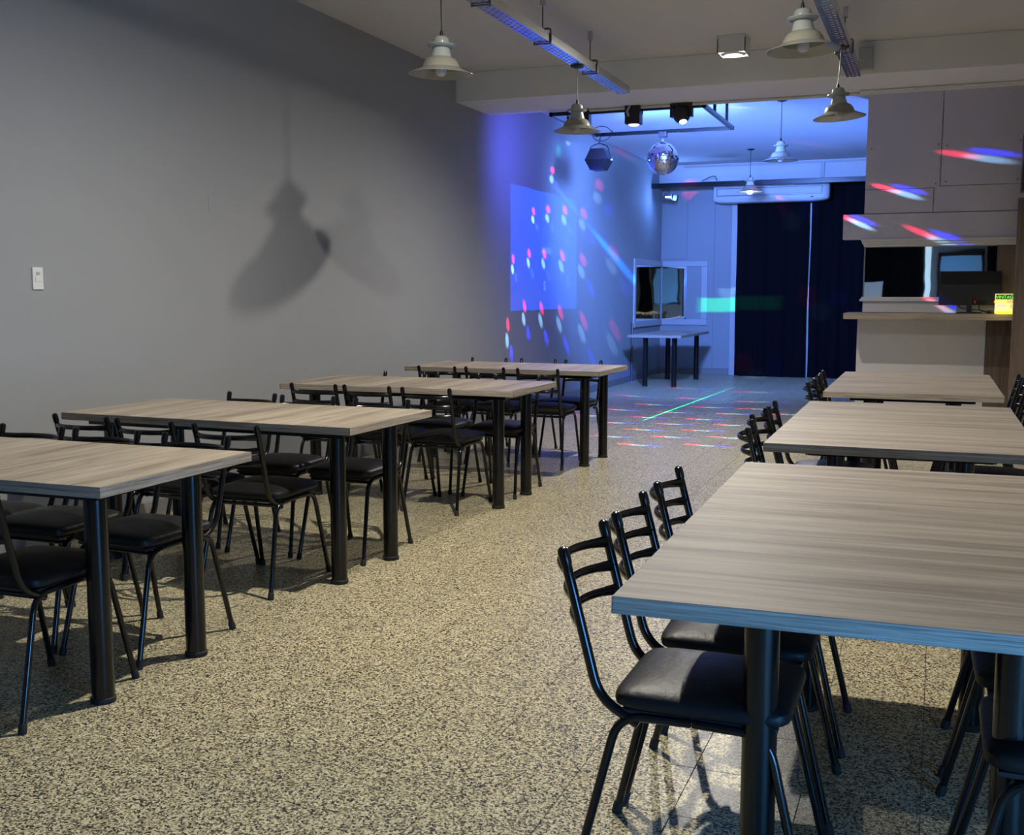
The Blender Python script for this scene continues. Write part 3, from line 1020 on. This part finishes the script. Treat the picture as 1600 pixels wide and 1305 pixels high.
mo = thing('computer_monitor', 'black computer monitor seen from behind on the bar counter', 'monitor', (.285, 12.25, 1.152))
MB().box(-.295, .295, -.012, .028, .085, .432, .006).build('screen_panel', 'blackp', mo)
MB().box(-.285, .285, -.016, -.011, .30, .424, .002).build('back_shell', 'screen', mo)
MB().box(.03, .165, -.0165, -.012, .10, .135).build('port_panel', 'screen', mo)
MB().box(.042, .062, -.0185, -.0165, .106, .130).build('red_plug', 'red', mo)
MB().box(-.025, .025, -.03, -.005, .0, .20, .004).build('stand', 'blackp', mo)
MB().box(-.12, .12, -.09, .06, 0, .014, .004).build('stand_base', 'blackp', mo)
pts = [(-.10, -.02, .09), (-.095, -.05, .06), (-.04, -.07, .045), (.08, -.07, .04), (.18, -.08, .02), (.23, -.09, .012)]
tag(MB().tube([(a+.285, b_+12.25, c+1.152) for a, b_, c in fillet(pts, .03, 3)], .005, 6).build('monitor_cable', 'blackp'), 'black cable hanging in a loop below the monitor', 'cable')
pts = [(.10, -.02, .10), (.09, -.05, .06), (.10, -.08, .03), (.17, -.10, .015), (.22, -.10, .012)]
tag(MB().tube([(a+.285, b_+12.25, c+1.152) for a, b_, c in fillet(pts, .03, 3)], .005, 6).build('power_lead', 'blackp'), 'black lead dropping from the monitor ports to the counter', 'cable')
ms = thing('computer_mouse', 'small dark computer mouse on the bar counter beside the sign', 'mouse', (.475, 12.10, 1.152))
vs, fs = superquad(.032, .055, .018, .8, .8, (0, 0, .018), 18, 10)
MB().add(vs, fs, True).build('shell', 'blackp', ms)
MB().box(-.003, .003, -.035, -.015, .030, .038).build('scroll_wheel', 'plastg', ms)

def text_mesh(body, size, depth=.001):
    c = bpy.data.curves.new('lettering', 'FONT')
    c.body = body
    c.size = size
    c.extrude = depth
    c.align_x = 'CENTER'
    o = bpy.data.objects.new('lettering', c)
    COL.objects.link(o)
    dg = bpy.context.evaluated_depsgraph_get()
    me_ = bpy.data.meshes.new_from_object(o.evaluated_get(dg))
    bpy.data.objects.remove(o)
    return me_
sg = thing('lit_sign', 'small glowing yellow sign board with coloured lettering at the right end of the bar', 'sign', (.615, 12.06, 1.152), (R(-9), 0, R(-4)))
MB().box(-.098, .098, 0, .008, .005, .205, .002).build('face', 'signface', sg)
MB().box(-.085, .075, -.03, .02, 0, .022, .004).build('light_base', 'signedge', sg)
MB().box(-.09, .09, -.0015, 0, .148, .195).build('green_band', 'signdark', sg)
for body, s_, z, mt, x in (('VINTAGE', .044, .156, 'signgreen', 0), ('A OUT', .042, .112, 'signorange', -.045), ('LUZ', .042, .112, 'red', .055), ('party', .04, .072, 'signpurple', -.03)):
    me_ = text_mesh(body, s_)
    me_.materials.clear()
    obj('lettering', me_, mt, sg, loc=(x, -.003, z), rot=(R(90), 0, 0))
MB().tube([(.05, -.002, .085), (.08, -.002, .085), (.08, -.002, .065), (.065, -.002, .055), (.05, -.002, .065), (.05, -.002, .085)], .002, 6).build('heart_mark', 'signdark', sg)

# ================================================================== LEFT WALL FITTINGS
def switch(y, z, label, dim):
    t = thing('wall_switch', label, 'switch', (XL, y, z), group='wall switches')
    MB().box(0, .009, -.036, .036, -.058, .058, .003).build('plate', 'plastw', t)
    MB().box(.009, .013, -.02, .02, -.018, .012, .002).build('rocker', 'plastw', t)
    MB().box(.009, .012, -.012, .012, .018, .034, .001).build('socket_hole', 'plastg', t)
    return t
switch(4.50, 1.428, 'white wall switch plate on the left wall near the photo edge', 0)
switch(12.45, 1.44, 'small wall switch inside the projected blue rectangle', 0)
cr1 = MB().tube([(XL+.0005, 5.98, 1.98), (XL+.002, 5.985, 1.93), (XL+.001, 5.99, 1.87)], .004, 5).build('plaster_scratch', 'frame')
tag(cr1, 'short vertical plaster scratch on the left wall', 'plaster mark')

# ================================================================== FRONT OF THE ROOM (behind the camera; curtains, dim window, board added for reflections)
struct(MB().box(-3.9, -2.5, YF, YF+.03, 0, 2.4, .004).build('door_1', 'trimw'))
curtain('added_curtain', -2.3, -.36, YF+.18, .02, 3.2, 'added black curtain behind the camera left of the window gap', 'curtain', seed=5)
struct(MB().box(-.34, -.22, YF+.0, YF+.02, .3, 2.9).build('window_1', 'slit'))
w2 = struct(MB().box(.0, .85, YF, YF+.02, 1.0, 2.25).build('window_added_dim', 'dimwindow'))
for x0, x1, z0, z1 in ((-.06, .0, .95, 2.3), (.85, .91, .95, 2.3), (-.06, .91, 2.25, 2.32), (-.06, .91, .93, 1.0)):
    MB().box(x0, x1, YF, YF+.06, z0, z1, .004).build('window_frame', 'leg', w2)
curtain('added_curtain', .95, 1.38, YF+.18, .02, 3.2, 'added black curtain behind the camera right of the dim window', 'curtain', seed=6)
# unseen glowing window added in the right wall, blue light for the near table
w3 = struct(MB().box(XR-.02, XR, .0, 1.5, .2, 1.0).build('window_added_blue', 'window'))
for y0, y1, z0, z1 in ((-.06, 0, .15, 1.05), (1.5, 1.56, .15, 1.05), (.72, .78, .2, 1.0), (-.06, 1.56, 1.0, 1.06), (-.06, 1.56, .14, .2)):
    MB().box(XR-.05, XR, y0, y1, z0, z1, .004).build('window_frame', 'leg', w3)
tag(MB().box(-2.25, -1.25, YF+.30, YF+.33, .02, 1.62, .004).build('added_board', 'trimw'), 'added white board leaning behind the camera', 'board')

# ================================================================== PARTY LIGHT BEAMS
# blue washes
def point(name, loc, power, col, size=.04):
    d = bpy.data.lights.new(name, 'POINT')
    d.energy = power
    d.color = col
    d.shadow_soft_size = size
    o = bpy.data.objects.new(name, d)
    COL.objects.link(o)
    o.location = loc
    return o
spot('moving_head_wash', (-2.37, TYN+.03, TZT-.30), (-3.55, 17, 1.9), 84, P_BLUE_HEAD, (.14, .30, 1.0), .9, .22)
spot('scanner_wash', (-3.385, TYN+.03, TZT-.25), (-4.6, 13.2, 2.6), 172, P_BLUE_BOX, (.10, .12, 1.0), 1.0, .05)
spot('hexagonal_wash', (HX[0]+.16, HX[1]-.02, HX[2]), (-1.5, 14.6, 3.62), 120, P_BLUE_HEX, (.07, .22, 1.0), .8, .05)
up_ = thing('added_uplight', 'added blue uplight on the floor, hidden behind the bar', 'stage light', (-.45, 13.7, 0))  # added, out of view, to spread blue over the rear ceiling
MB().box(-.10, .10, -.08, .08, 0, .02, .004).build('base', 'blackp', up_)
MB().lathe([(.0001, .03), (.07, .03), (.085, .06), (.085, .20), (.075, .20), (.075, .19), (.0001, .19)], 24).build('can', 'blackp', up_)
MB().lathe([(.0001, .192), (.07, .192)], 20).build('lens', 'bluelens', up_)
spot('added_uplight_wash', (-.45, 13.7, .24), (-1.75, 14.3, 3.45), 92, P_ADDED_UP, (.10, .25, 1.0), .7, .06)  # beam of the added uplight
point('rear_par_glow', (-4.04, 17.48, 2.86), P_BLUE_PAR, (.12, .30, 1.0), .05)
point('lit_bulb_lamp', (-2.66, 16.49, 2.76), 6, (.6, .8, 1), .05)
point('sign_glow', (.58, 11.93, 1.22), .35, (1, .85, .25), .04)

# projector picture on the left wall (lens in the end of the soffit over the bar)
PL = (-1.02, 12.40, 2.055)
pj = thing('projector_lens', 'small dark projector lens at the left end of the white soffit', 'projector', (-.99, 12.40, 2.055))
MB().lathe([(.0001, -.012), (.02, -.012), (.026, 0), (.026, .0), (.03, .002)], 18).build('lens_ring', 'blackp', pj, rot=(0, R(90), 0))
dpr = abs(PL[0]-XL)
s = spot('projector_lamp', PL, (XL, PL[1], PL[2]), 80, P_PROJ, blend=.0, size=.002)
yc, zc_ = (11.34+13.71)/2, (1.16+2.545)/2
gobo(s.data, [('rect', ((yc-PL[1])/dpr, (zc_-PL[2])/dpr), ((13.71-11.34)/2/dpr, (2.545-1.16)/2/dpr), .008, (.0, .085, 1), 1, 0),
              ('rect', ((12.53-PL[1])/dpr, (1.86-PL[2])/dpr), (.16/dpr, .035/dpr), .5, (.10, .16, .25), 1, 0)])

# clusters of red / white / blue dots
RED, WHT, BLU = (1, .02, .10), (.30, .62, .95), (.02, .03, 1)
def cluster_data(name, pos, r_, power, soft=.35, ang=0.):
    rr = r_ if isinstance(r_, tuple) else (r_, r_)
    d = bpy.data.lights.new(name, 'SPOT')
    d.energy = power
    d.spot_size = R(14)
    d.spot_blend = 0
    d.shadow_soft_size = .004
    gobo(d, [('disc', pos[0], rr, soft, RED, 1, ang), ('disc', pos[1], rr, soft, WHT, .9, ang), ('disc', pos[2], rr, soft, BLU, 1.4, ang)])
    return d
cd_wall = cluster_data('dots_wall', ((-.010, .036), (-.018, -.008), (.026, -.026)), .0175, P_DERBY, .3)
cd_floor = cluster_data('dots_floor', ((-.040, .003), (.0, -.003), (.040, .002)), (.026, .014), P_DERBY*.8)
cd_far = cluster_data('dots_far', ((-.030, .008), (-.004, -.022), (.032, .006)), .020, P_DERBY*1.2)
cd_side = cluster_data('dots_side', ((-.026, .003), (.010, -.009), (.016, .009)), (.027, .0085), P_DERBY*.7, .5, R(-16))
S = Vector(FIX_S)
def pix(u, v):
    return (FW+RT*((u-800)/FPX)-UP*((v-652.5)/FPX))
def on_plane(u, v, ax, val):
    d = pix(u, v)
    o = Vector((0, 0, CAM_Z))
    return o+d*((val-o[ax])/d[ax])
def dots(data, target, up=(0, 0, 1)):
    o = bpy.data.objects.new('pattern_beam', data)
    COL.objects.link(o)
    aim(o, S, target, up)
WALL_DOTS = [(835, 343), (858, 341), (885, 344), (915, 352), (865, 279), (940, 309), (803, 420), (828, 411), (852, 413), (881, 418), (914, 427), (964, 420),
             (795, 530), (821, 499), (848, 503), (878, 511), (915, 527), (966, 547), (893, 218)]
for u, v in WALL_DOTS:
    dots(cd_wall, on_plane(u, v, 0, XL))
for u, v in [(1141, 437), (1102, 303)]:
    dots(cd_far, on_plane(u, v, 1, YB))
for u, v in [(1240, 330), (1285, 470), (1185, 575)]:
    dots(cd_far, on_plane(u, v, 1, 18.2))
FL = [(700, 188), (1150, 212), (370, 237), (765, 252), (490, 290), (1150, 273), (285, 323), (850, 307), (1150, 317), (620, 338), (990, 348), (455, 370), (800, 382), (255, 403),
      (610, 412), (980, 418), (425, 447), (790, 453), (235, 490), (600, 493), (965, 498), (395, 542), (810, 545), (100, 360), (1340, 350)]
for a, c in FL:
    dots(cd_floor, on_plane(900+a/4, 560+c/4, 2, 0), (0, 1, 0))
for u, v in [(1155, 167), (1285, 226), (985, 246), (1110, 150)]:
    dots(cd_side, on_plane(u, v, 2, ZC))
for u, v in [(1405, 298), (1530, 243), (1340, 346), (1472, 374), (1462, 471)]:
    dots(cd_side, on_plane(u, v, 1, 12.30))

# bar of blue-cyan light across the left wall
LH = (-2.38, TYN-.03, TZT-.19)
a0, a1 = on_plane(869, 292, 0, XL), on_plane(992, 440, 0, XL)
mid = (a0+a1)/2
s = spot('bar_beam', LH, mid, 60, P_LINE, blend=0, size=.003)
iv = s.matrix_world.inverted()
def tang(p):
    q = iv @ Vector(p)
    return q.x/-q.z, q.y/-q.z
t0, t1 = tang(a0), tang(a1)
ang = math.atan2(t1[1]-t0[1], t1[0]-t0[0])
hl = math.hypot(t1[0]-t0[0], t1[1]-t0[1])/2
tm = ((t0[0]+t1[0])/2, (t0[1]+t1[1])/2)
tq = (tm[0]+(t1[0]-tm[0])*.75, tm[1]+(t1[1]-tm[1])*.75)
gobo(s.data, [('rect', tm, (hl, .016), .25, (0, .004, 1), .6, ang), ('rect', tm, (hl*.97, .006), .5, (0, .08, 1), .3, ang), ('disc', tq, (hl*.45, .011), .6, (0, .35, .9), .8, ang)])
# green bar on the back wall and curtain
g0, g1 = on_plane(1095, 477, 1, YB), on_plane(1222, 477, 1, YB)
gm = (g0+g1)/2
s = spot('green_beam', LH, gm, 24, P_GREEN, blend=0, size=.003)
iv = s.matrix_world.inverted()
t0, t1 = tang(g0), tang(g1)
gobo(s.data, [('rect', ((t0[0]+t1[0])/2, (t0[1]+t1[1])/2), (abs(t1[0]-t0[0])/2, .014), .18, (0, 1, .28), 1, math.atan2(t1[1]-t0[1], t1[0]-t0[0]))])
d = on_plane(873, 237, 0, XL)
s = spot('green_dot_beam', LH, d, 10, P_GREEN*.10, blend=0, size=.003)
gobo(s.data, [('disc', (0, 0), (.022, .022), .5, (0, 1, .35), 1, 0)])
# green laser line on the floor
l0, l1 = on_plane(1010, 655, 2, 0), on_plane(1134, 610, 2, 0)
s = spot('laser_line', LH, (l0+l1)/2, 60, P_LASER, blend=0, size=.002)
iv = s.matrix_world.inverted()
t0, t1 = tang(l0), tang(l1)
gobo(s.data, [('rect', ((t0[0]+t1[0])/2, (t0[1]+t1[1])/2), (math.hypot(t1[0]-t0[0], t1[1]-t0[1])/2, .0017), .3, (0, 1, .35), 1.6, math.atan2(t1[1]-t0[1], t1[0]-t0[0]))])
